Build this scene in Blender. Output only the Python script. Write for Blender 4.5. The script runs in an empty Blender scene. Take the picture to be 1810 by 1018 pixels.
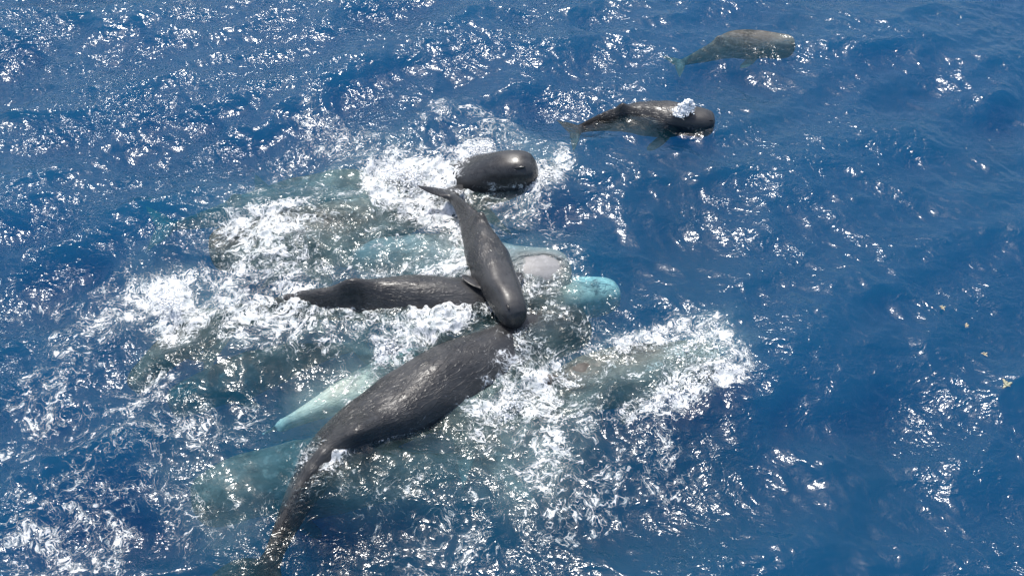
import bpy, bmesh, math, random
import numpy as np
from mathutils import Vector, Matrix, Euler

R = math.radians
random.seed(7)
rng = np.random.default_rng(11)
sc = bpy.context.scene
col = sc.collection

# ------------------------------------------------------------------ camera, sky, sun, exposure
CAM_H, PITCH, LENS = 18.0, 50.0, 35.0          # metres above the sea, degrees below the horizon
cam_d = bpy.data.cameras.new('camera')
cam_d.lens = LENS; cam_d.sensor_width = 36.0
cam_d.clip_start = 0.1; cam_d.clip_end = 2000
cam = bpy.data.objects.new('camera', cam_d); col.objects.link(cam)
cam.location = (0, 0, CAM_H); cam.rotation_euler = (R(90 - PITCH), 0, 0)
sc.camera = cam

SUN_EL, SUN_AZ = 66.0, -22.0                    # azimuth from +Y, positive towards +X
world = bpy.data.worlds.new('World'); sc.world = world; world.use_nodes = True
wn = world.node_tree; wn.nodes.clear()
sky = wn.nodes.new('ShaderNodeTexSky'); sky.sky_type = 'NISHITA'; sky.sun_disc = False
sky.sun_elevation = R(SUN_EL); sky.sun_rotation = R(SUN_AZ)
sky.air_density = 1.0; sky.dust_density = 3.2; sky.ozone_density = 1.0
bg = wn.nodes.new('ShaderNodeBackground'); bg.inputs['Strength'].default_value = 0.15
wo = wn.nodes.new('ShaderNodeOutputWorld')
wn.links.new(sky.outputs[0], bg.inputs[0]); wn.links.new(bg.outputs[0], wo.inputs[0])

sun_d = bpy.data.lights.new('sun', 'SUN'); sun_d.energy = 2.8; sun_d.angle = R(0.53)
sun_d.color = (1.0, 0.965, 0.91)
sun = bpy.data.objects.new('sun', sun_d); col.objects.link(sun)
sdir = Vector((math.sin(R(SUN_AZ)) * math.cos(R(SUN_EL)), math.cos(R(SUN_AZ)) * math.cos(R(SUN_EL)), math.sin(R(SUN_EL))))
sun.rotation_euler = sdir.to_track_quat('Z', 'Y').to_euler()
sun.location = sdir * 60

sc.view_settings.view_transform = 'Standard'; sc.view_settings.look = 'None'
sc.view_settings.exposure = 0.50; sc.view_settings.gamma = 1.0
sc.view_settings.use_curve_mapping = False
sc.cycles.max_bounces = 6; sc.cycles.diffuse_bounces = 2; sc.cycles.glossy_bounces = 3
sc.cycles.transmission_bounces = 4; sc.cycles.transparent_max_bounces = 12; sc.cycles.volume_bounces = 1
sc.cycles.sample_clamp_direct = 0; sc.cycles.sample_clamp_indirect = 4
sc.cycles.caustics_reflective = False; sc.cycles.caustics_refractive = False

# ------------------------------------------------------------------ where things float
# the survey of the place was taken from the photograph (1810 x 1018): a reading (px, py) at height z
# gives the point of the sea where that thing lies
F_PX = LENS / 36.0 * 1810.0
cp, sp = math.cos(R(PITCH)), math.sin(R(PITCH))
def sea(px, py, z=0.0):
    u = (px - 905.0) / F_PX; v = (509.0 - py) / F_PX
    dx, dy, dz = u, cp + v * sp, -sp + v * cp
    t = (z - CAM_H) / dz
    return np.array([dx * t, dy * t, z])
def sea_arr(x, y):                                # inverse, for laying out foam: sea point -> survey reading
    X = x; Y = y; Z = -CAM_H
    depth = Y * cp - Z * sp
    return 905 + F_PX * X / depth, 509 - F_PX * (Y * sp + Z * cp) / depth

# ------------------------------------------------------------------ numpy noise tiles
TILE, NT = 56.0, 2048
kx = np.fft.fftfreq(NT, TILE / NT) * 2 * np.pi
KX, KY = np.meshgrid(kx, kx)
K = np.hypot(KX, KY); K[0, 0] = 1e-6
def cn(): return rng.standard_normal((NT, NT)) + 1j * rng.standard_normal((NT, NT))
def tile_noise(l_lo, l_hi, slope=1.0):            # isotropic noise with features between two wavelengths, about N(0,1)
    k1, k0 = 2 * np.pi / l_lo, 2 * np.pi / l_hi
    amp = K ** (-slope - 0.0) * np.exp(-(K / k1) ** 2) * (1 - np.exp(-(K / k0) ** 4))
    f = np.fft.ifft2(cn() * amp).real
    return ((f - f.mean()) / f.std()).astype(np.float32)
def samp(f, x, y):
    gx = (x / TILE * NT) % NT; gy = (y / TILE * NT) % NT
    i = np.floor(gx).astype(int); j = np.floor(gy).astype(int)
    fx = gx - i; fy = gy - j
    i %= NT; j %= NT; i1 = (i + 1) % NT; j1 = (j + 1) % NT
    return (f[j, i] * (1 - fx) * (1 - fy) + f[j, i1] * fx * (1 - fy) + f[j1, i] * (1 - fx) * fy + f[j1, i1] * fx * fy)

def ocean(l_lo, l_hi, wind_deg, spread, rms_slope, steep=2.0):
    k1, k0 = 2 * np.pi / l_lo, 2 * np.pi / l_hi
    ang = np.arctan2(KY, KX) - R(wind_deg)
    d = np.abs(np.cos(ang)) ** spread * 0.85 + 0.15
    S = K ** -steep * d * np.exp(-(K / k1) ** 4) * (1 - np.exp(-(K / k0) ** 4))
    Hf = cn() * S
    sl = np.sqrt(np.mean(np.fft.ifft2(1j * KX * Hf).real ** 2 + np.fft.ifft2(1j * KY * Hf).real ** 2))
    Hf *= rms_slope / sl
    h = np.fft.ifft2(Hf).real.astype(np.float32)
    dx = np.fft.ifft2(1j * KX / K * Hf).real.astype(np.float32)
    dy = np.fft.ifft2(1j * KY / K * Hf).real.astype(np.float32)
    return h, dx, dy

def seg_dist(px, py, ax, ay, bx, by):
    vx, vy = bx - ax, by - ay
    t = np.clip(((px - ax) * vx + (py - ay) * vy) / (vx * vx + vy * vy + 1e-9), 0, 1)
    return np.hypot(px - ax - t * vx, py - ay - t * vy), t

# foam patches: (readings along a streak, radius in readings, strength)
FOAM = [
 ([(700, 305), (760, 330)], 60, 1.25), ([(560, 225), (620, 250), (700, 270)], 45, .62), ([(480, 330), (560, 300)], 50, .6),
 ([(700, 210), (800, 200), (900, 235)], 45, .55),([(800, 260), (850, 275)], 32, .95),
 ([(960, 320), (985, 295)], 34, 1.0), ([(860, 340), (940, 340)], 22, .85), ([(890, 370), (930, 385)], 26, .7),
 ([(400, 420), (500, 380), (640, 370), (760, 360)], 66, .56), ([(470, 440), (620, 440), (780, 430)], 62, .68),
 ([(815, 410), (830, 470)], 30, 1.1), ([(480, 420), (495, 450)], 22, 1.1), ([(590, 470), (700, 480), (820, 480)], 45, .85),
 ([(800, 350), (850, 400), (900, 440)], 34, .8), ([(910, 505), (985, 505)], 20, .95), ([(960, 380), (1000, 430), (1010, 460)], 30, .52),
 ([(290, 530), (310, 560)], 48, 1.1), ([(200, 520), (300, 520), (430, 520), (520, 500)], 55, .72), ([(420, 570), (520, 590), (640, 590)], 52, .80),
 ([(500, 560), (700, 565), (820, 560)], 34, .95), ([(670, 620), (730, 585), (800, 570)], 42, 1.3), ([(600, 650), (650, 690)], 40, .65),
 ([(860, 510), (840, 560)], 38, .9), ([(920, 500), (1000, 530), (1040, 570)], 42, .6),
 ([(760, 700), (820, 660), (880, 630)], 30, 1.2), ([(890, 620), (960, 650)], 48, .95), ([(880, 680), (950, 740)], 55, .85), ([(930, 700), (860, 740)], 40, 1.0),
 ([(900, 800), (960, 810)], 58, .92), ([(760, 720), (680, 760)], 26, .8), ([(850, 780), (800, 860), (760, 900)], 70, .60),
 ([(1100, 600), (1200, 570), (1250, 570)], 26, 1.0), ([(1190, 660), (1260, 610), (1280, 650)], 48, 1.3), ([(1120, 740), (1180, 720), (1250, 680)], 30, .95),
 ([(1000, 650), (1090, 640), (1180, 620)], 45, .70), ([(1020, 740), (1130, 760), (1180, 840)], 60, .55), ([(960, 780), (1050, 860)], 80, .60),
 ([(60, 560), (150, 600), (220, 640)], 80, .58), ([(60, 700), (170, 720), (250, 650)], 80, .64), ([(250, 780), (350, 770), (440, 740)], 45, .70),  # lower-left and bottom foam made stronger, its white partly painting sun glitter
 ([(60, 860), (180, 840), (300, 850)], 80, .62), ([(320, 870), (330, 950)], 45, .62), ([(60, 980), (180, 960)], 75, .72),
 ([(430, 940), (520, 880)], 28, .55), ([(560, 850), (640, 880)], 50, .42), ([(700, 940), (850, 930), (960, 960)], 90, .54),
 ([(400, 900), (480, 890)], 30, .35), ([(540, 830), (600, 810)], 30, .60), ([(1180, 960), (1240, 990)], 50, .52),
 ([(310, 150), (250, 170)], 30, .22), ([(380, 470), (430, 470)], 30, .5),
]
AIR = [  # bubbles mixed into the water, pale turquoise, softer and wider than the foam itself
 ([(700, 310), (620, 330)], 60, .55), ([(430, 400), (600, 360), (760, 400)], 80, .22), ([(860, 350), (920, 365)], 30, .45), ([(480, 450), (720, 450)], 70, .42),
 ([(830, 440), (830, 500)], 40, .4), ([(280, 530), (430, 560), (620, 600)], 70, .40), ([(560, 680), (650, 640), (760, 590)], 45, .62),
 ([(850, 700), (960, 720), (930, 820)], 75, .60), ([(740, 720), (860, 640)], 50, .5), ([(640, 870), (760, 820), (850, 800)], 60, .22),
 ([(1170, 650), (1250, 620)], 60, .55), ([(1000, 650), (1120, 650)], 55, .35), ([(330, 850), (380, 930)], 55, .25), ([(980, 310), (900, 260)], 40, .4),
 ([(950, 470), (990, 500)], 45, .4),
]
def patch_map(items, x, y, soft=0.75, gain=1.0):
    px, py = sea_arr(x, y)
    out = np.zeros_like(px)
    for pts, rad, s in items:
        d = np.full_like(px, 1e9)
        if len(pts) == 1: d = np.hypot(px - pts[0][0], py - pts[0][1])
        for a, b in zip(pts[:-1], pts[1:]):
            d = np.minimum(d, seg_dist(px, py, a[0], a[1], b[0], b[1])[0])
        t = np.clip(1 - (d / rad - (1 - soft)) / (2 * soft), 0, 1)
        t = t * t * (3 - 2 * t) * s * gain
        out = np.where(t > out, t + .18 * out, out + .18 * t)
    return out

# ------------------------------------------------------------------ node helpers
def new_mat(name):
    m = bpy.data.materials.new(name); m.use_nodes = True
    m.node_tree.nodes.clear()
    return m, m.node_tree
class NG:
    def __init__(s, nt): s.nt = nt
    def n(s, t, **kw):
        nd = s.nt.nodes.new(t)
        for k, v in kw.items(): setattr(nd, k, v)
        return nd
    def l(s, a, b): s.nt.links.new(a, b)
    def setin(s, nd, i, v):
        if v is None: return
        if isinstance(v, bpy.types.NodeSocket): s.l(v, nd.inputs[i])
        else: nd.inputs[i].default_value = v
    def math(s, op, a, b=None, c=None, clamp=False):
        nd = s.n('ShaderNodeMath', operation=op, use_clamp=clamp)
        s.setin(nd, 0, a); s.setin(nd, 1, b); s.setin(nd, 2, c)
        return nd.outputs[0]
    def vmath(s, op, a, b=None, scale=None):
        nd = s.n('ShaderNodeVectorMath', operation=op)
        s.setin(nd, 0, a); s.setin(nd, 1, b)
        if scale is not None: s.setin(nd, 3, scale)
        return nd.outputs[0]
    def noise(s, vec, scale, detail=3, rough=.5, dist=0.0, out='Fac'):
        nd = s.n('ShaderNodeTexNoise'); s.setin(nd, 'Vector', vec)
        s.setin(nd, 'Scale', scale); s.setin(nd, 'Detail', detail); s.setin(nd, 'Roughness', rough); s.setin(nd, 'Distortion', dist)
        return nd.outputs[out]
    def attr(s, name, out='Fac'):
        nd = s.n('ShaderNodeAttribute', attribute_name=name); return nd.outputs[out]
    def smooth(s, v, a, b, lo=0.0, hi=1.0):
        nd = s.n('ShaderNodeMapRange', interpolation_type='SMOOTHSTEP')
        s.setin(nd, 0, v); s.setin(nd, 1, a); s.setin(nd, 2, b); s.setin(nd, 3, lo); s.setin(nd, 4, hi)
        return nd.outputs[0]
    def mix(s, f, a, b):
        nd = s.n('ShaderNodeMix', data_type='RGBA')
        s.setin(nd, 0, f); s.setin(nd, 6, a); s.setin(nd, 7, b)
        return nd.outputs[2]
    def mapping(s, vec, scale=(1, 1, 1), rot=(0, 0, 0)):
        nd = s.n('ShaderNodeMapping'); s.setin(nd, 0, vec); s.setin(nd, 3, scale); s.setin(nd, 2, rot)
        return nd.outputs[0]

# ------------------------------------------------------------------ materials
def foam_nodes(g, pos, dens):
    """lace of foam: bright web that closes up where the foam is dense"""
    w1 = g.vmath('SUBTRACT', g.noise(pos, .9, 3, .55, 0, 'Color'), (.5, .5, .5))
    p = g.vmath('ADD', pos, g.vmath('SCALE', w1, scale=1.5))
    w2 = g.vmath('SUBTRACT', g.noise(p, 4.0, 2, .5, 0, 'Color'), (.5, .5, .5))
    p = g.vmath('ADD', p, g.vmath('SCALE', w2, scale=.28))
    webs = []
    for sc_, thick in ((1.9, .055), (5.2, .075), (12.0, .11)):
        f = g.noise(p, sc_, 2.5, .6)
        r = g.math('ABSOLUTE', g.math('SUBTRACT', f, .5))
        webs.append(g.math('SUBTRACT', 1.0, g.math('DIVIDE', r, thick)))
    vor = g.n('ShaderNodeTexVoronoi', feature='DISTANCE_TO_EDGE'); g.setin(vor, 'Vector', p); g.setin(vor, 'Scale', 4.2)
    v = g.math('SUBTRACT', 1.0, g.math('DIVIDE', vor.outputs[0], .16))
    web = g.math('MAXIMUM', webs[0], g.math('MULTIPLY', webs[1], .9))
    web = g.math('MAXIMUM', web, g.math('MULTIPLY', webs[2], .72))
    web = g.math('MAXIMUM', web, g.math('MULTIPLY', v, .7))       # 0..1, ridge centres near 1
    web = g.math('MAXIMUM', web, 0.0)
    brk = g.noise(p, 2.2, 4, .65)                                  # breaks the web up
    fine = g.noise(p, 22, 3, .6)
    lvl = g.math('ADD', web, g.math('MULTIPLY', g.math('SUBTRACT', brk, .5), 1.9))
    lvl = g.math('ADD', lvl, g.math('MULTIPLY', g.math('SUBTRACT', fine, .5), .40))
    thr = g.math('SUBTRACT', 1.32, g.math('MULTIPLY', dens, .88))
    m = g.smooth(g.math('SUBTRACT', lvl, thr), -.12, .40)
    on = g.smooth(dens, .04, .16)
    return g.math('MULTIPLY', m, on), fine

LINE_PTS = []                                    # where the animals break the surface
SIG_S, SIG_A = (.018, .097, .124), (.80, .26, .090)
def water_material():
    m, nt = new_mat('sea water'); g = NG(nt)
    pos = g.n('ShaderNodeNewGeometry').outputs['Position']
    dens = g.attr('foam'); air = g.attr('air')
    foam, fine = foam_nodes(g, pos, dens)
    # ripples finer than the modelled waves
    rp = g.vmath('ADD', pos, g.vmath('SCALE', g.vmath('SUBTRACT', g.noise(pos, 1.3, 2, .5, 0, 'Color'), (.5,)*3), scale=.5))
    r1 = g.noise(g.mapping(rp, (1, 1.5, 1), (0, 0, R(22))), 4.2, 2.2, .55, .5)
    r2 = g.noise(g.mapping(rp, (1, 1.3, 1), (0, 0, R(-35))), 11.0, 2, .55, .4)
    gust = g.smooth(g.noise(pos, .38, 3, .55), .38, .64, .55, 1.45)
    rough_sea = g.math('ADD', g.math('MULTIPLY', g.attr('chop'), 1.0), .0)
    hgt = g.math('ADD', g.math('MULTIPLY', r1, .058), g.math('MULTIPLY', r2, .007))
    hgt = g.math('MULTIPLY', hgt, g.math('MULTIPLY', gust, rough_sea))
    bump = g.n('ShaderNodeBump'); g.setin(bump, 'Height', hgt); g.setin(bump, 'Distance', 1.0); g.setin(bump, 'Strength', 1.0)
    gl = g.n('ShaderNodeBsdfGlossy'); g.setin(gl, 'Roughness', .125); g.setin(gl, 'Color', (1, 1, 1, 1)); g.l(bump.outputs[0], gl.inputs['Normal'])
    fr = g.n('ShaderNodeFresnel'); g.setin(fr, 'IOR', 1.34); g.l(bump.outputs[0], fr.inputs['Normal'])
    tr = g.n('ShaderNodeBsdfTransparent')
    # bubbly water just under the surface
    bub = g.n('ShaderNodeBsdfDiffuse')
    g.setin(bub, 'Color', (.34, .50, .48, 1))
    am = g.math('MULTIPLY', air, g.smooth(g.noise(pos, 1.1, 4, .6, .6), .30, .72, .25, 1.0), clamp=True)
    body = g.n('ShaderNodeMixShader'); g.setin(body, 0, am); g.l(tr.outputs[0], body.inputs[1]); g.l(bub.outputs[0], body.inputs[2])
    surf = g.n('ShaderNodeMixShader'); g.l(fr.outputs[0], surf.inputs[0]); g.l(body.outputs[0], surf.inputs[1]); g.l(gl.outputs[0], surf.inputs[2])
    fb = g.n('ShaderNodeBump'); g.setin(fb, 'Height', g.math('ADD', g.math('MULTIPLY', foam, .03), g.math('MULTIPLY', fine, .03))); g.setin(fb, 'Distance', 1.0); g.setin(fb, 'Strength', .9)
    fd = g.n('ShaderNodeBsdfDiffuse'); g.l(g.mix(foam, (.38, .47, .48, 1), g.mix(g.smooth(g.noise(pos, 7, 4, .65), .35, .62), (.50, .54, .55, 1), (.82, .83, .83, 1))), fd.inputs[0]); g.l(fb.outputs[0], fd.inputs['Normal'])
    out = g.n('ShaderNodeMixShader'); g.setin(out, 0, g.math('MULTIPLY', foam, .92)); g.l(surf.outputs[0], out.inputs[1]); g.l(fd.outputs[0], out.inputs[2])
    mo = g.n('ShaderNodeOutputMaterial'); g.l(out.outputs[0], mo.inputs['Surface'])
    # the water itself: scatters blue, swallows red
    d_s = max(SIG_S); d_a = 1.0
    vs = g.n('ShaderNodeVolumeScatter'); g.setin(vs, 'Color', tuple(c / d_s for c in SIG_S) + (1,)); g.setin(vs, 'Density', d_s)
    va = g.n('ShaderNodeVolumeAbsorption'); g.setin(va, 'Color', tuple(1 - c / d_a for c in SIG_A) + (1,)); g.setin(va, 'Density', d_a)
    ad = g.n('ShaderNodeAddShader'); g.l(vs.outputs[0], ad.inputs[0]); g.l(va.outputs[0], ad.inputs[1])
    g.l(ad.outputs[0], mo.inputs['Volume'])
    m.cycles.homogeneous_volume = True
    return m

def skin_material(name, dark, light, rough=.30, mott=.35):
    m, nt = new_mat(name); g = NG(nt)
    wc = g.attr('body_uv', 'Vector')
    pos = g.n('ShaderNodeTexCoord').outputs['Object']
    big = g.noise(pos, .9, 5, .6, .4)
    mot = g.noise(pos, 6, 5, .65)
    c = g.mix(g.smooth(big, .35, .68), dark + (1,), light + (1,))
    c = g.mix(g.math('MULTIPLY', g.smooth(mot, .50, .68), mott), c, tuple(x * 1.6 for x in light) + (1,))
    # scratches and scars
    st = g.noise(g.mapping(wc, (3, 26, 26), (0, 0, R(14))), 1.4, 3, .6, .2)
    c = g.mix(g.math('MULTIPLY', g.smooth(g.math('ABSOLUTE', g.math('SUBTRACT', st, .56)), .010, .0), .30), c, (.20, .20, .195, 1))
    pale = g.attr('pale')
    pn = g.math('ADD', pale, g.math('MULTIPLY', g.math('SUBTRACT', g.noise(pos, 3.2, 5, .65), .54), g.math('MULTIPLY', pale, 2.4)), clamp=True)
    c = g.mix(pn, c, (.62, .68, .60, 1))
    wpos = g.n('ShaderNodeNewGeometry').outputs['Position']
    fo, _f = foam_nodes(g, wpos, g.attr('foam'))
    c = g.mix(g.math('MULTIPLY', fo, .85), c, (.84, .86, .86, 1))
    wr = g.attr('wrinkle')
    w = g.noise(g.mapping(wc, (.8, 2.4, 2.4)), 1.4, 3.0, .5, .8)
    w2 = g.noise(pos, 30, 3, .6)
    w3 = g.noise(g.mapping(wc, (.45, 5.0, 5.0)), 1.3, 3, .55, .2)
    cz = g.noise(g.mapping(wc, (1.6, 4.2, 4.2)), 1.7, 2.5, .55, .8)
    crease = g.smooth(g.math('ABSOLUTE', g.math('SUBTRACT', cz, .5)), .0, .075)
    h = g.math('ADD', g.math('MULTIPLY', g.math('ADD', g.math('MULTIPLY', w, .032), g.math('MULTIPLY', crease, .012)), wr), g.math('MULTIPLY', w2, .0035))
    spots = g.n('ShaderNodeTexVoronoi', feature='F1'); g.setin(spots, 'Vector', g.mapping(wc, (1, 1.3, 1.3))); g.setin(spots, 'Scale', 2.3); g.setin(spots, 'Randomness', 1.0)
    sc_n = g.noise(wc, 9, 2, .5)
    c = g.mix(g.math('MULTIPLY', g.smooth(g.math('ADD', spots.outputs[0], g.math('MULTIPLY', sc_n, .06)), .085, .06), .5), c, (.24, .24, .23, 1))
    c = g.mix(g.math('MULTIPLY', g.smooth(w3, .48, .70), .16), c, tuple(x * 1.5 for x in light) + (1,))
    c = g.mix(g.math('MULTIPLY', g.smooth(w3, .46, .32), .25), c, tuple(x * .5 for x in dark) + (1,))
    b = g.n('ShaderNodeBump'); g.setin(b, 'Height', h); g.setin(b, 'Distance', 1.0); g.setin(b, 'Strength', .8)
    p = g.n('ShaderNodeBsdfPrincipled'); g.l(c, p.inputs['Base Color']); g.l(b.outputs[0], p.inputs['Normal'])
    g.l(g.smooth(g.math('ADD', g.math('MULTIPLY', mot, .5), g.math('MULTIPLY', big, .5)), .35, .65, rough - .06, rough + .18), p.inputs['Roughness'])
    # under water the skin and the water match in index: no gloss there
    zz = g.n('ShaderNodeSeparateXYZ'); g.l(wpos, zz.inputs[0])
    g.l(g.smooth(zz.outputs[2], -.16, .0, .02, .40), p.inputs['Specular IOR Level'])
    mo = g.n('ShaderNodeOutputMaterial'); g.l(p.outputs[0], mo.inputs[0])
    return m

def plain_material(name, colr, rough=.6, spec=.3, nscale=12, nstr=.25):
    m, nt = new_mat(name); g = NG(nt)
    pos = g.n('ShaderNodeTexCoord').outputs['Object']
    n = g.noise(pos, nscale, 4, .6)
    c = g.mix(n, tuple(x * (1 - nstr) for x in colr) + (1,), tuple(min(1, x * (1 + nstr)) for x in colr) + (1,))
    p = g.n('ShaderNodeBsdfPrincipled'); g.l(c, p.inputs['Base Color'])
    p.inputs['Roughness'].default_value = rough; p.inputs['Specular IOR Level'].default_value = spec
    b = g.n('ShaderNodeBump'); g.setin(b, 'Height', n); g.setin(b, 'Distance', .01); g.l(b.outputs[0], p.inputs['Normal'])
    mo = g.n('ShaderNodeOutputMaterial'); g.l(p.outputs[0], mo.inputs[0])
    return m

M_WATER = water_material()
M_SKIN = skin_material('grey whale skin', (.022, .0225, .0235), (.044, .045, .0465), .26)
M_CALF = skin_material('smooth calf skin', (.026, .0265, .027), (.042, .0425, .0435), .24)
M_BROWN = skin_material('brown grey whale skin with painted ripple light', (.050, .046, .041), (.155, .142, .128), .4, .75)  # strong mottling also paints rippled underwater light into the skin colour
M_PALE = skin_material('pale grey whale skin', (.20, .20, .20), (.28, .28, .28), .45)
M_FOAM = plain_material('white foam', (.90, .91, .91), .9, .1, 18, .05)
M_EYE = plain_material('dark eye', (.012, .012, .012), .15, .5)
M_WEED = plain_material('yellow seaweed', (.50, .46, .32), .7, .2, 40, .3)

# ------------------------------------------------------------------ tagging
def tag(o, label=None, cat=None, group=None, kind=None):
    if label: o['label'] = label
    if cat: o['category'] = cat
    if group: o['group'] = group
    if kind: o['kind'] = kind
    return o
def mesh_obj(name, V, F, mat, parent=None, smooth=True, attrs=None):
    me = bpy.data.meshes.new(name)
    V = np.asarray(V, np.float32)
    if isinstance(F, np.ndarray):
        n = F.shape[1]
        me.vertices.add(len(V)); me.vertices.foreach_set('co', V.ravel())
        me.loops.add(F.size); me.loops.foreach_set('vertex_index', F.ravel().astype(np.int32))
        me.polygons.add(len(F)); me.polygons.foreach_set('loop_start', np.arange(0, F.size, n, dtype=np.int32))
        me.polygons.foreach_set('loop_total', np.full(len(F), n, np.int32))
        me.update(calc_edges=True)
    else:
        me.from_pydata([tuple(v) for v in V], [], F)
    me.polygons.foreach_set('use_smooth', [smooth] * len(me.polygons))
    for k, a in (attrs or {}).items():
        a = np.asarray(a, np.float32)
        if a.ndim == 1:
            at = me.attributes.new(k, 'FLOAT', 'POINT'); at.data.foreach_set('value', a)
        else:
            at = me.attributes.new(k, 'FLOAT_VECTOR', 'POINT'); at.data.foreach_set('vector', a.ravel())
    me.materials.append(mat); me.validate()
    o = bpy.data.objects.new(name, me); col.objects.link(o)
    if parent is not None: o.parent = parent
    return o

# ------------------------------------------------------------------ the sea
def axis(lo, hi, step, far):
    mid = np.arange(lo, hi + 1e-6, step)
    out, d, x = [], step, hi
    while x < far:
        d *= 1.35; x += d; out.append(x)
    out2, d, x = [], step, lo
    while x > -far:
        d *= 1.35; x -= d; out2.append(x)
    return np.concatenate([np.array(out2[::-1]), mid, np.array(out)])

H1, DX1, DY1 = ocean(.70, 6.5, 105, 1.6, .235, 2.05)
H2, DX2, DY2 = ocean(.17, .9, 60, 1.0, .140, 2.0)
WARP = tile_noise(1.5, 8, 1.6)
LUMP = tile_noise(.12, .9, 1.1)
RC = sea(760, 520)[:2]                            # the middle of the pod, where the ring waves start

def swell(x, y):
    """height of the sea and sideways pull of the crests"""
    r = np.hypot(x - RC[0], y - RC[1])
    th = np.arctan2(y - RC[1], x - RC[0])
    fade = np.clip(1 - np.maximum(0, np.hypot(x, y - 17) - 24) / 20, 0, 1)
    h = samp(H1, x, y) + samp(H2, x + 7.3, y + 3.1)
    dx = samp(DX1, x, y) + samp(DX2, x + 7.3, y + 3.1); dy = samp(DY1, x, y) + samp(DY2, x + 7.3, y + 3.1)
    w = samp(WARP, x, y)
    ring = 0
    for lam, amp, ph in ((1.9, .030, .3), (1.15, .014, 1.9), (.70, .006, 2.5)):
        env = np.exp(-((r - 7.5) / 5.5) ** 2) * (.55 + .45 * np.sin(th * 3 + ph * 2 + r * .3))
        ring = ring + amp * env * np.sin(2 * np.pi * r / lam + w * 1.3 + ph)
    return (h + ring) * fade, dx * fade, dy * fade

DIMPLES = []                                      # (x, y, radius, height): water heaped over or drawn off a body
def build_sea():
    xs = axis(-17.4, 17.4, .031, 420); ys = axis(4.8, 29.6, .031, 420)
    X, Y = np.meshgrid(xs, ys)
    ny, nx = X.shape
    h, dx, dy = swell(X, Y)
    foam = patch_map(FOAM, X, Y, .62); air = patch_map(AIR, X, Y, .85, .36)
    inb = (np.abs(X) < 40) & (Y > 0) & (Y < 60)
    foam *= inb; air *= inb
    # wandering edges
    jit = samp(WARP, X * 1.7, Y * 1.7); lump = samp(LUMP, X, Y)
    foam = np.clip(foam * (1 + .16 * jit) + .03 * jit * (foam > .02), 0, 1.4)
    L_ = np.concatenate(LINE_PTS); cell = .06
    gi = ((L_[:, 0] + 16) / cell).astype(int); gj = (L_[:, 1] / cell).astype(int)
    G = np.zeros((640, 540)); ok = (gi >= 0) & (gi < 540) & (gj >= 0) & (gj < 640)
    np.maximum.at(G, (gj[ok], gi[ok]), L_[ok, 2])
    fy_, fx_ = np.meshgrid(np.fft.fftfreq(640, cell), np.fft.fftfreq(540, cell), indexing='ij')
    sg = .16
    G = np.fft.ifft2(np.fft.fft2(G) * np.exp(-2 * (np.pi * sg) ** 2 * (fx_ ** 2 + fy_ ** 2))).real
    G = np.clip(G * 6.0, 0, 1)
    ui = np.clip((X + 16) / cell, 0, 538).astype(int); vj = np.clip(Y / cell, 0, 638).astype(int)
    line = G[vj, ui] * inb * (.62 + .30 * jit)
    foam = np.clip(np.maximum(foam, foam * .6 + line * .75), 0, 1.4)
    px, py = sea_arr(X, Y)
    left = np.clip((1150 - px) / 900, 0, 1) * inb
    chop = .72 + .62 * left
    calm = np.exp(-(((px - 430) / 75) ** 2 + ((py - 850) / 80) ** 2)) + .7 * np.exp(-(((px - 400) / 90) ** 2 + ((py - 660) / 60) ** 2))
    calm = np.clip(calm, 0, 1) * inb
    chop = chop * (1 - .75 * calm)
    amp = (.95 + .45 * left) * (1 - .6 * calm)
    h = h * amp; dx = dx * amp; dy = dy * amp
    thick = np.clip(foam - .85, 0, .5)
    for (bx, by, br, bh) in DIMPLES:
        h = h + bh * np.exp(-((X - bx) ** 2 + (Y - by) ** 2) / (br * br))
    Z = h + thick * (.06 + .055 * lump + .05 * np.abs(jit)) + np.clip(foam, 0, 1) * .012 * lump
    V = np.stack([X + dx * .75, Y + dy * .75, Z], -1).reshape(-1, 3)
    idx = np.arange(nx * ny).reshape(ny, nx)
    F = np.stack([idx[:-1, :-1], idx[:-1, 1:], idx[1:, 1:], idx[1:, :-1]], -1).reshape(-1, 4)
    # sides and bottom close the body of water
    b = len(V); D = -22.0
    x0, x1, y0, y1 = xs[0], xs[-1], ys[0], ys[-1]
    rim = np.concatenate([idx[0, :], idx[1:, -1], idx[-1, -2::-1], idx[-2:0:-1, 0]])
    low = V[rim].copy(); low[:, 2] = D
    n = len(rim); lowi = b + np.arange(n)
    side = np.stack([rim, lowi, np.roll(lowi, -1), np.roll(rim, -1)], -1)
    V = np.concatenate([V, low, np.array([[0, 0, D]])])
    c = len(V) - 1
    bot = np.stack([lowi, np.full(n, c), np.full(n, c), np.roll(lowi, -1)], -1)
    # bottom as quads around the centre (pairs of rim edges)
    quads = []
    for k in range(0, n - 1, 2): quads.append([lowi[k], c, lowi[(k + 2) % n], lowi[k + 1]])
    if n % 2: quads.append([lowi[-1], c, lowi[0], lowi[0]])
    F = np.concatenate([F, side, np.array([q for q in quads if len(set(q)) == 4])])
    z = np.zeros(n + 1)
    at = {'foam': np.concatenate([foam.ravel(), z]), 'air': np.concatenate([air.ravel(), z]), 'chop': np.concatenate([chop.ravel(), z + 1])}
    o = mesh_obj('sea', V, F, M_WATER, attrs=at)
    tag(o, 'deep blue sea surface with ripples, sun glitter and white foam', None, None, 'structure')
    return o

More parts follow.
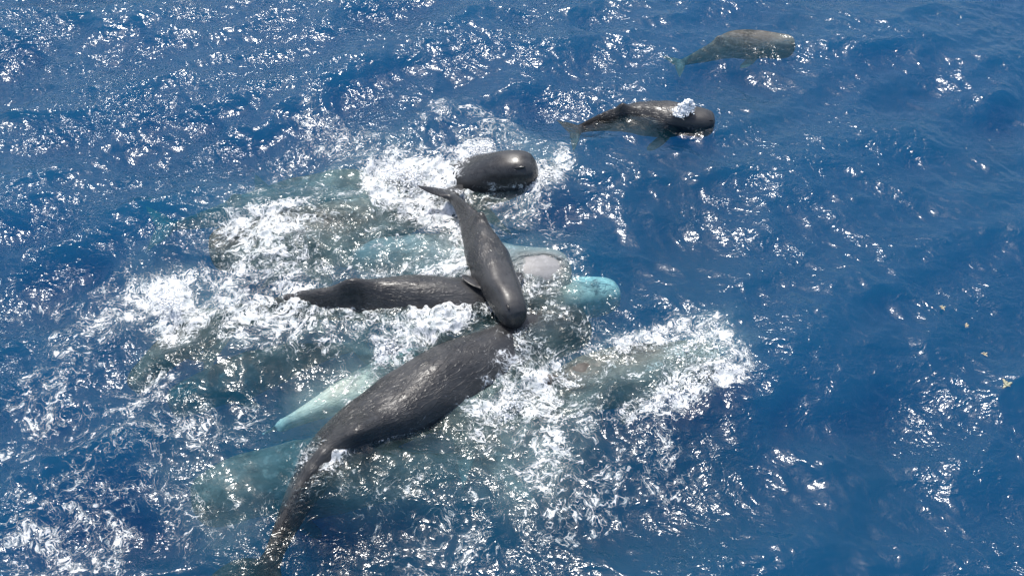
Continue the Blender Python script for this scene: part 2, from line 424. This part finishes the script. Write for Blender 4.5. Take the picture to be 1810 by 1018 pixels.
# ------------------------------------------------------------------ whales
def crom(P, t):
    """Catmull-Rom through P at parameters t in [0, 1] measured by length"""
    P = np.asarray(P, float); n = len(P)
    d = np.concatenate([[0], np.cumsum(np.linalg.norm(np.diff(P[:, :3], axis=0), axis=1))]); L = d[-1]; d = d / L
    t = np.clip(t, 0, 1)
    i = np.clip(np.searchsorted(d, t, side='right') - 1, 0, n - 2)
    u = ((t - d[i]) / (d[i + 1] - d[i]))[:, None]
    m = np.zeros_like(P)
    m[1:-1] = (P[2:] - P[:-2]) / (d[2:] - d[:-2])[:, None]
    m[0] = (P[1] - P[0]) / (d[1] - d[0]); m[-1] = (P[-1] - P[-2]) / (d[-1] - d[-2])
    hh = (d[i + 1] - d[i])[:, None]
    out = (2*u**3 - 3*u**2 + 1) * P[i] + (u**3 - 2*u**2 + u) * hh * m[i] + (-2*u**3 + 3*u**2) * P[i + 1] + (u**3 - u**2) * hh * m[i + 1]
    return out, L

T_  = [0, .004, .015, .035, .08, .16, .26, .34, .42, .52, .62, .70, .78, .85, .90, .925, .945, .965, .985, 1.0]
HH_ = [0, .38, .62, .78, .90, .96, .98, 1.00, .99, .90, .72, .58, .46, .37, .29, .22, .15, .10, .065, .015]
WW_ = [0, .30, .47, .58, .66, .74, .84, .93, .96, .86, .70, .54, .38, .26, .19, .28, .80, 1.18, 1.50, 1.62]
def whale(name, pts, girth=1.0, mat=None, pale=None, roll=0.0, label='', cat='whale', group=None,
          flip=(1, 1), flip_len=.10, hump=True, flip_t=.30, flip_up=.52, edge=1.0, nring=56, nst=170, tail=True, eye=False, blow=False, wrinkle=1.0, fluke=1.0, jaw=0.0):
    """pts: readings (px, py, z of the middle of the body[, roll]) from the snout to the notch of the flukes"""
    P = []
    for p in pts:
        s = sea(p[0], p[1], p[2]); P.append([s[0], s[1], s[2], (p[3] if len(p) > 3 else roll)])
    t = np.concatenate([np.linspace(0, 1, 26)[:-1] ** 2 * .06, np.linspace(.06, .90, nst - 66), np.linspace(.90, 1, 42)[1:]])
    C, L = crom(P, t)
    rl = np.radians(C[:, 3]); C = C[:, :3]
    c2, _ = crom(P, np.clip(t + .012, 0, 1)); c1, _ = crom(P, np.clip(t - .012, 0, 1))
    T = c2[:, :3] - c1[:, :3]; T /= np.linalg.norm(T, axis=1)[:, None]
    up = np.array([0, 0, 1.0])
    S = np.cross(T, up); S /= np.linalg.norm(S, axis=1)[:, None]         # to the animal's side
    U = np.cross(S, T)
    cr, sr = np.cos(rl)[:, None], np.sin(rl)[:, None]
    S, U = S * cr + U * sr, U * cr - S * sr
    base = L * .098 * girth
    hh = np.interp(t, T_, HH_) * base; ww = np.interp(t, T_, WW_) * base
    k = np.array([1, 2, 3, 2, 1.]); k /= k.sum()
    mid = (t > .02) & (t < .985)
    for _ in range(2):
        hs = np.convolve(np.pad(hh, 2, 'edge'), k, 'valid'); ws = np.convolve(np.pad(ww, 2, 'edge'), k, 'valid')
        hh = np.where(mid, hs, hh); ww = np.where(mid, ws, ww)
    if not tail:
        pass
    isfl = np.clip((t - .915) / .03, 0, 1)
    ww = ww * (1 + (fluke - 1) * isfl)
    th = np.linspace(0, 2 * np.pi, nring, endpoint=False)
    ct, st = np.cos(th)[None, :], np.sin(th)[None, :]
    tt = t[:, None]
    ex = np.interp(t, [0, .02, .25, .45, .9, 1], [.76, .70, .78, 1.0, 1.0, 1.0])[:, None]
    sx = np.sign(ct) * np.abs(ct) ** ex; sy = np.sign(st) * np.abs(st) ** ex
    # head narrows to the jaw underneath
    under = np.clip(-sy, 0, 1)
    headf = np.clip(1 - tt / .33, 0, 1)
    wmul = 1 - under ** 1.5 * np.clip(headf * 1.6, 0, .62)
    lx = ww[:, None] * sx * wmul
    ly = hh[:, None] * sy
    if hump:
        up_ = np.clip(sy, 0, 1) ** 6
        bumpf = .36 * np.exp(-((tt - .63) / .034) ** 2) + .07 * np.exp(-((tt - .705) / .014) ** 2) + .055 * np.exp(-((tt - .745) / .012) ** 2) + .045 * np.exp(-((tt - .785) / .012) ** 2)
        ridge = .15 * np.clip((tt - .38) / .2, 0, 1) * np.clip((.93 - tt) / .2, 0, 1)
        ly = ly + base * (bumpf * up_ + ridge * np.clip(sy, 0, 1) ** 4)
        lx = lx * (1 - .22 * np.clip(sy, 0, 1) * np.clip((tt - .45) / .15, 0, 1) * np.clip((.92 - tt) / .1, 0, 1))
    # flukes: wide, thin to the tips, swept back
    f = isfl[:, None]
    span = np.abs(sx)
    ly = ly * (1 - f * np.clip(span, 0, 1) ** 1.2 * .75)
    sweep = f * (np.abs(lx) / (base * 1.6)) * L * .040 - f * np.clip(1 - np.abs(lx) / (base * .25), 0, 1) * L * .006
    sweep = sweep * np.clip((tt - .92) / .05, 0, 1)
    # slight unevenness of the body
    ph = rng.uniform(0, 6, 6)
    un = 1 + .016 * np.sin(9 * tt * 3 + ph[0] + 2 * th[None, :]) + .012 * np.sin(31 * tt + ph[1] - 3 * th[None, :]) + .010 * np.sin(57 * tt + ph[2] + 5 * th[None, :]) * (tt > .3)
    lx = lx * un; ly = ly * un
    # snout end drawn round
    V = C[:, None, :] + S[:, None, :] * lx[..., None] + U[:, None, :] * ly[..., None] + T[:, None, :] * sweep[..., None]
    n, m_ = V.shape[:2]
    Vf = V.reshape(-1, 3)
    idx = np.arange(n * m_).reshape(n, m_)
    nx_ = np.roll(idx, -1, axis=1)
    F = np.stack([idx[:-1], nx_[:-1], nx_[1:], idx[1:]], -1).reshape(-1, 4)
    uv = np.stack([np.broadcast_to(tt * L, (n, m_)), np.broadcast_to(ct * base, (n, m_)), np.broadcast_to(st * base, (n, m_))], -1).reshape(-1, 3)
    wr = np.broadcast_to(np.clip((tt - .24) / .1, 0, 1) * np.clip((.93 - tt) / .1, 0, 1) * wrinkle, (n, m_)).ravel()
    pl = np.zeros((n, m_))
    if pale:
        for (a, b_, amt, where) in pale:
            msk = np.clip((tt - a) / .03 + 1, 0, 1) * np.clip((b_ - tt) / .10 + .5, 0, 1)
            ang = {'all': 1.0, 'under': np.clip(-st * 1.6 + .2, 0, 1), 'top': np.clip(st * 1.6 + .3, 0, 1), 'side+': np.clip(ct * 1.6 + .3, 0, 1), 'side-': np.clip(-ct * 1.6 + .3, 0, 1)}[where]
            pl = np.maximum(pl, msk * ang * amt)
    pl = pl.ravel()
    Vs, Fs, uvs, wrs, pls = [Vf], [F], [uv], [wr], [pl]
    # flippers grown out of the flanks
    ti = int(np.searchsorted(t, flip_t))
    for side, ang in ((1, flip[0]), (-1, flip[1])):
        if ang is None: continue
        root = C[ti] + S[ti] * side * ww[ti] * .72 - U[ti] * hh[ti] * flip_up
        out = S[ti] * side * .78 + T[ti] * .62 - U[ti] * (.25 * ang)
        out /= np.linalg.norm(out)
        chord = np.cross(out, U[ti]); chord /= np.linalg.norm(chord)
        thk = np.cross(chord, out)
        fl = flip_len * L; ns, nr = 14, 16
        s_ = np.linspace(0, 1, ns)
        cw = fl * np.interp(s_, [0, .12, .45, .8, .95, 1], [.20, .22, .25, .20, .12, .01])
        cwt = fl * np.interp(s_, [0, .2, 1], [.075, .05, .01])
        a_ = np.linspace(0, 2 * np.pi, nr, endpoint=False)
        vv = root[None, None] + out[None, None] * (s_[:, None, None] * fl) + chord[None, None] * (cw[:, None] * np.cos(a_)[None])[..., None] + thk[None, None] * (cwt[:, None] * np.sin(a_)[None])[..., None] + T[ti][None, None] * ((s_ ** 2)[:, None, None] * fl * .18)
        base_i = sum(len(q) for q in Vs)
        Vs.append(vv.reshape(-1, 3))
        ii = np.arange(ns * nr).reshape(ns, nr) + base_i; jj = np.roll(ii, -1, axis=1)
        Fs.append(np.stack([ii[:-1], jj[:-1], jj[1:], ii[1:]], -1).reshape(-1, 4))
        uvs.append(vv.reshape(-1, 3) * .3); wrs.append(np.zeros(ns * nr)); pls.append(np.full(ns * nr, pl.max() * .5))
    VV = np.concatenate(Vs); org = C[len(C) // 2].copy()
    wz = swell(VV[:, 0], VV[:, 1])[0] if False else 0.0
    fm = patch_map(FOAM, VV[:, 0], VV[:, 1], .9) * np.clip(1.0 - (VV[:, 2] - wz) / .42, 0, 1) * np.clip((VV[:, 2] + .3) / .2, 0, 1) * .78
    q = VV[np.abs(VV[:, 2]) < .07]; LINE_PTS.append(np.c_[q[:, :2], np.full(len(q), edge)])
    root_o = bpy.data.objects.new(name, None); col.objects.link(root_o)
    root_o.empty_display_size = .3; root_o.location = org
    body = mesh_obj('body', VV - org, np.concatenate(Fs), mat or M_SKIN, root_o,
                    attrs={'body_uv': np.concatenate(uvs), 'wrinkle': np.concatenate(wrs), 'pale': np.concatenate(pls), 'foam': fm})
    tag(root_o, label, cat, group)
    def at(tq, ang, k=1.0):
        i = int(np.searchsorted(t, tq)); j = int(round(ang / 360 * nring)) % nring
        p = V[i, j]; c = C[i]; return c + (p - c) * k, (p - c) / np.linalg.norm(p - c), T[i]
    def lump(nm, p, nrm, tan, rx, ry, rz, mt):
        bm = bmesh.new(); bmesh.ops.create_uvsphere(bm, u_segments=14, v_segments=9, radius=1)
        b_ = np.cross(nrm, tan); b_ /= np.linalg.norm(b_); tn = np.cross(b_, nrm)
        M = Matrix((( tn[0] * rx, b_[0] * ry, nrm[0] * rz, p[0] - org[0]), (tn[1] * rx, b_[1] * ry, nrm[1] * rz, p[1] - org[1]), (tn[2] * rx, b_[2] * ry, nrm[2] * rz, p[2] - org[2]), (0, 0, 0, 1)))
        bmesh.ops.transform(bm, matrix=M, verts=bm.verts)
        me = bpy.data.meshes.new(nm); bm.to_mesh(me); bm.free(); me.materials.append(mt)
        for q in me.polygons: q.use_smooth = True
        o = bpy.data.objects.new(nm, me); col.objects.link(o); o.parent = root_o
    if eye:
        for a in (332, 208):
            p, nr_, tn = at(.235, a, .985); lump('eye', p, nr_, tn, L * .009, L * .006, L * .006, M_EYE)
    if blow:
        p, nr_, tn = at(.045, 118, .985); lump('blowhole', p, nr_, tn, L * .020, L * .006, L * .006, M_EYE)
    if jaw:
        # slim lower jaw slung under the head
        s_ = np.linspace(0, 1, 16); nr = 12; a_ = np.linspace(0, 2 * np.pi, nr, endpoint=False)
        tj = .055 + s_ * .215
        rr = L * np.interp(s_, [0, .06, .5, 1], [.004, .013, .017, .030])
        vv = np.zeros((16, nr, 3))
        for q in range(16):
            i = int(np.searchsorted(t, tj[q]))
            cc = C[i] - U[i] * (hh[i] * .93 + jaw * L * (1 - s_[q]))
            vv[q] = cc + S[i] * (rr[q] * np.cos(a_))[:, None] + U[i] * (rr[q] * .7 * np.sin(a_))[:, None]
        ii = np.arange(16 * nr).reshape(16, nr); jj = np.roll(ii, -1, axis=1)
        mesh_obj('lower_jaw', vv.reshape(-1, 3) - org, np.stack([ii[:-1], jj[:-1], jj[1:], ii[1:]], -1).reshape(-1, 4), mat or M_SKIN, root_o,
                 attrs={'body_uv': vv.reshape(-1, 3), 'wrinkle': np.zeros(16 * nr), 'pale': np.full(16 * nr, .9)})
    return root_o

WG = 'sperm whales crowding together at the surface'
# the calf lying over the others
whale('whale_calf', [(914, 572, .34, -5), (895, 534, .34, -8), (872, 486, .28, -18), (856, 444, .26, -18), (838, 404, .20, -15), (815, 368, .16, -12), (797, 346, .12, -22), (786, 334, .14, -30)],
      girth=1.12, flip_t=.24, flip_up=.02, mat=M_CALF, label='small smooth grey whale calf lying across the bigger whales, fluke raised', cat='whale', group=WG,
      flip=(.3, -.1), flip_len=.115, eye=True, blow=True, wrinkle=.5, fluke=.95, jaw=.0)
# the big whale arching in the foreground
whale('adult_whale', [(1040, 578, -1.02, 10), (980, 592, -.94, 15), (915, 614, -.74, 24), (845, 645, -.48, 34), (775, 684, -.30, 38), (702, 724, -.20, 38), (632, 766, -.12, 32), (580, 806, -.14, 18), (540, 862, -.24, 10), (508, 924, -.35, 5), (480, 988, -.50, 0), (462, 1030, -.85, 0), (452, 1060, -1.1, 0)],
      girth=.86, wrinkle=.75, label='largest whale, arched dark back with ridge and low fin, tail at the bottom', group=WG, flip_len=.09)
# dark back left of the calf, its pale snout deep under water on the right
whale('adult_whale', [(1096, 525, -1.20, 0), (1040, 530, -1.15, 0), (980, 538, -1.0, 0), (900, 546, -.72, 0), (810, 541, -.30, 0), (720, 531, -.10, 5), (640, 531, -.08, 5), (575, 537, -.16, 5), (528, 540, -.36, 0), (450, 552, -.6), (390, 575, -.7), (360, 590, -.75)],
      girth=.68, wrinkle=.5, pale=[(-1, .14, 1.0, 'all')], label='dark glossy back left of the calf, turquoise snout under water at the right', group=WG)
# blunt head rising at the top of the pod
whale('adult_whale', [(952, 302, .14, 10), (915, 308, .02, 10), (870, 320, -.36, 8), (800, 336, -1.0, 5), (700, 345, -1.15), (610, 360, -1.3), (520, 365, -1.5), (450, 365, -1.6)],
      girth=.98, hump=False, label='blunt grey whale head rising out of splashing foam behind the calf', group=WG, blow=True)
# pale belly-up head right of the calf
whale('adult_whale', [(1006, 474, -.50, 95), (985, 476, -.46, 95), (940, 480, -.42, 95), (870, 475, -.62, 95), (780, 465, -.95, 95), (680, 455, -1.0, 180), (560, 450, -1.2, 180), (500, 450, -1.3, 180)],
      girth=1.02, mat=M_PALE, label='pale grey rolled over whale showing a smooth oval patch right of the calf', group=WG)
# awash under lacy foam on the left
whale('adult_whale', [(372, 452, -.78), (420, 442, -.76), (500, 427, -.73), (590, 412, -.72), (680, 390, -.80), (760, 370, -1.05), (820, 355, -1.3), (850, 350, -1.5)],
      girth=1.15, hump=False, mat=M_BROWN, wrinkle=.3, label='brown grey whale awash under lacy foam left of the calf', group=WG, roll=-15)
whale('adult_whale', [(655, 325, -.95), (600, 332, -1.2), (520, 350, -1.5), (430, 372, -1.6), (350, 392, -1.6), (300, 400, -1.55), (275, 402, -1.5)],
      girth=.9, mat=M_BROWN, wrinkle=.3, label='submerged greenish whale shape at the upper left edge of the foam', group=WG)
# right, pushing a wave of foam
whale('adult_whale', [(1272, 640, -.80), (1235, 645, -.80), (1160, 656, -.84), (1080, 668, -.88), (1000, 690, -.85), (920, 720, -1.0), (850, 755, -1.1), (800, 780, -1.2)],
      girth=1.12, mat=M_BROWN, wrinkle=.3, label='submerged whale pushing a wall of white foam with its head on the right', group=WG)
# pale tail streak beside the big whale
whale('adult_whale', [(900, 625, -1.45, 180), (850, 632, -1.4, 180), (770, 650, -1.2, 180), (690, 672, -1.0, 180), (600, 704, -.85, 180), (520, 742, -.8, 180), (462, 768, -1.0, 180)],
      girth=1.0, mat=M_PALE, pale=[(.2, 1.1, .9, 'all')], fluke=.02, label='pale turquoise underwater whale beside the left flank of the largest whale', group=WG, hump=False)
# deep ones lower left
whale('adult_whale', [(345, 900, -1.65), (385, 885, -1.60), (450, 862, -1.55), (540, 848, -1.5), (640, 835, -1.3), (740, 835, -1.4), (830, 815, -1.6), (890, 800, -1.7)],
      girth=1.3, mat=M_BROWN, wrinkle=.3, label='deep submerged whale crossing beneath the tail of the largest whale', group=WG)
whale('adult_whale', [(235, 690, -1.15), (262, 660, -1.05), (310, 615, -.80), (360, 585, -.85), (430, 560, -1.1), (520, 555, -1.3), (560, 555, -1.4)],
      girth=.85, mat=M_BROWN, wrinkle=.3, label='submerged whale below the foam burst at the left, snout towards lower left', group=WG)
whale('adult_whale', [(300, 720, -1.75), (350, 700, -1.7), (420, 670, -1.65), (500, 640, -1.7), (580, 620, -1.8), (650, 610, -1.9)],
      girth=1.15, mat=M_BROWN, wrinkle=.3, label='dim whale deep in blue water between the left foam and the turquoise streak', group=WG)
# the two swimming off at the top right
WG2 = 'young whales swimming apart at the top right'
whale('young_whale', [(1262, 222, -.20, 8), (1240, 220, -.18, 8), (1200, 214, -.20, 12), (1150, 210, -.30, 14), (1105, 210, -.32, 8), (1060, 218, -.36), (1025, 228, -.42), (1006, 236, -.5)],
      girth=1.28, mat=M_CALF, label='young whale blowing a small white puff, nearer of the two at the top right', group=WG2, flip_len=.15, edge=.4, blow=True, fluke=.8)
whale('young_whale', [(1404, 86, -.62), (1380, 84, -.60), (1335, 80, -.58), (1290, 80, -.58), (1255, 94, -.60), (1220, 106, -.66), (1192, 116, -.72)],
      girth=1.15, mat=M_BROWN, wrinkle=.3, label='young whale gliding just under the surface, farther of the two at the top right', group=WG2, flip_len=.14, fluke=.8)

build_sea()

# ------------------------------------------------------------------ splashes: lumpy white water with thrown drops
ico = bmesh.new(); bmesh.ops.create_icosphere(ico, subdivisions=1, radius=1)
IV = np.array([v.co[:] for v in ico.verts]); IF = np.array([[v.index for v in f.verts] for f in ico.faces]); ico.free()
def splash(pts, rad, height, n, label, rmax=.045, jit=None, cat='splash'):
    pts = [sea(*p) if len(p) == 3 else sea(p[0], p[1], .0) for p in pts]
    org = np.mean(pts, axis=0)
    Vs, Fs, c = [], [], 0
    for i in range(n):
        k = rng.integers(0, len(pts) - 1) if len(pts) > 1 else 0
        a = pts[k]; b = pts[k + 1] if len(pts) > 1 else pts[k]
        p = a + (b - a) * rng.random()
        d = rng.normal(0, 1, 2) * rad * .5
        q = np.exp(-(d @ d) / (rad * rad * .6))
        z = height * q * rng.random() ** 1.5 + .02
        r = rmax * .72 * (.25 + .75 * rng.random() ** 2.5) * (.45 + .55 * q)
        s = IV * (r * rng.uniform(.7, 1.35, 3)) * rng.uniform(.8, 1.2, (len(IV), 1))
        Vs.append(s + p + np.array([d[0], d[1], z]) - org); Fs.append(IF + c); c += len(IV)
    o = mesh_obj('splash', np.concatenate(Vs), np.concatenate(Fs), M_FOAM)
    o.location = org
    return tag(o, label, cat, None, 'stuff')

splash([(690, 308), (735, 318)], .50, .22, 900, 'thick white burst of foam beside the raised fluke of the calf', .06)
splash([(835, 275), (868, 258, .2)], .30, .28, 500, 'white spray sliding off the blunt head at its left', .045)
splash([(958, 322), (985, 300)], .32, .20, 500, 'foam thrown up in front of the blunt head', .045)
splash([(808, 400), (822, 415), (835, 440)], .16, .12, 300, 'white foam pressed against the left side of the calf', .04)
splash([(285, 525), (305, 545)], .35, .18, 450, 'foam burst at the far left of the pod', .05)
splash([(680, 620), (740, 585), (800, 570)], .34, .22, 1100, 'wall of white water above the back of the largest whale', .055)
splash([(790, 690), (850, 650), (880, 630)], .26, .18, 700, 'white water along the right flank of the largest whale', .05)
splash([(1190, 640), (1240, 600), (1275, 640), (1230, 670), (1160, 720)], .36, .24, 1500, 'breaking foam wave over the head of the right hand whale', .05)
splash([(1240, 570), (1270, 590), (1290, 640)], .20, .30, 450, 'ragged crest of spray at the right tip of the foam wave', .035)
splash([(1200, 202, .30), (1218, 190, .45)], .17, .30, 1700, 'small white puff of spray above the nearer young whale', .085)
splash([(915, 700), (885, 730)], .25, .1, 300, 'small foam patch below the right flank of the largest whale', .04)

# ------------------------------------------------------------------ floating scraps of seaweed
def weed(px, py, size, label, arms=5):
    org = sea(px, py, .05); Vs, Fs = [], []
    for a in range(arms):
        ang = a / arms * 6.28 + rng.uniform(-.4, .4); l = size * rng.uniform(.5, 1.1); c = len(Vs)
        d = np.array([math.cos(ang), math.sin(ang), 0]); s = np.array([-d[1], d[0], 0])
        for q, (u, w, z) in enumerate(((0, .22, 0), (.4, .26, .03), (.75, .16, .05), (1, .02, .02))):
            for e, zz in ((1, 0), (-1, 0), (0, .05), (0, -.03)):
                Vs.append(d * u * l + s * w * l * e + np.array([0, 0, z + zz * size * 1.2]))
        for q in range(3):
            b = c + q * 4
            for (i, j) in ((0, 2), (2, 1), (1, 3), (3, 0)): Fs.append([b + i, b + j, b + 4 + j, b + 4 + i])
    o = mesh_obj('seaweed', Vs, Fs, M_WEED); o.location = org
    tag(o, label, 'seaweed', 'yellow seaweed scraps floating at the right')
weed(1779, 681, .16, 'largest star shaped yellow seaweed scrap, by the right edge', 6)
weed(1665, 545, .10, 'small yellow seaweed scrap right of the bright glitter streak')
weed(1708, 577, .08, 'tiny yellow seaweed scrap, second one down')
weed(1740, 627, .11, 'pale yellow seaweed scrap above and left of the largest one', 4)
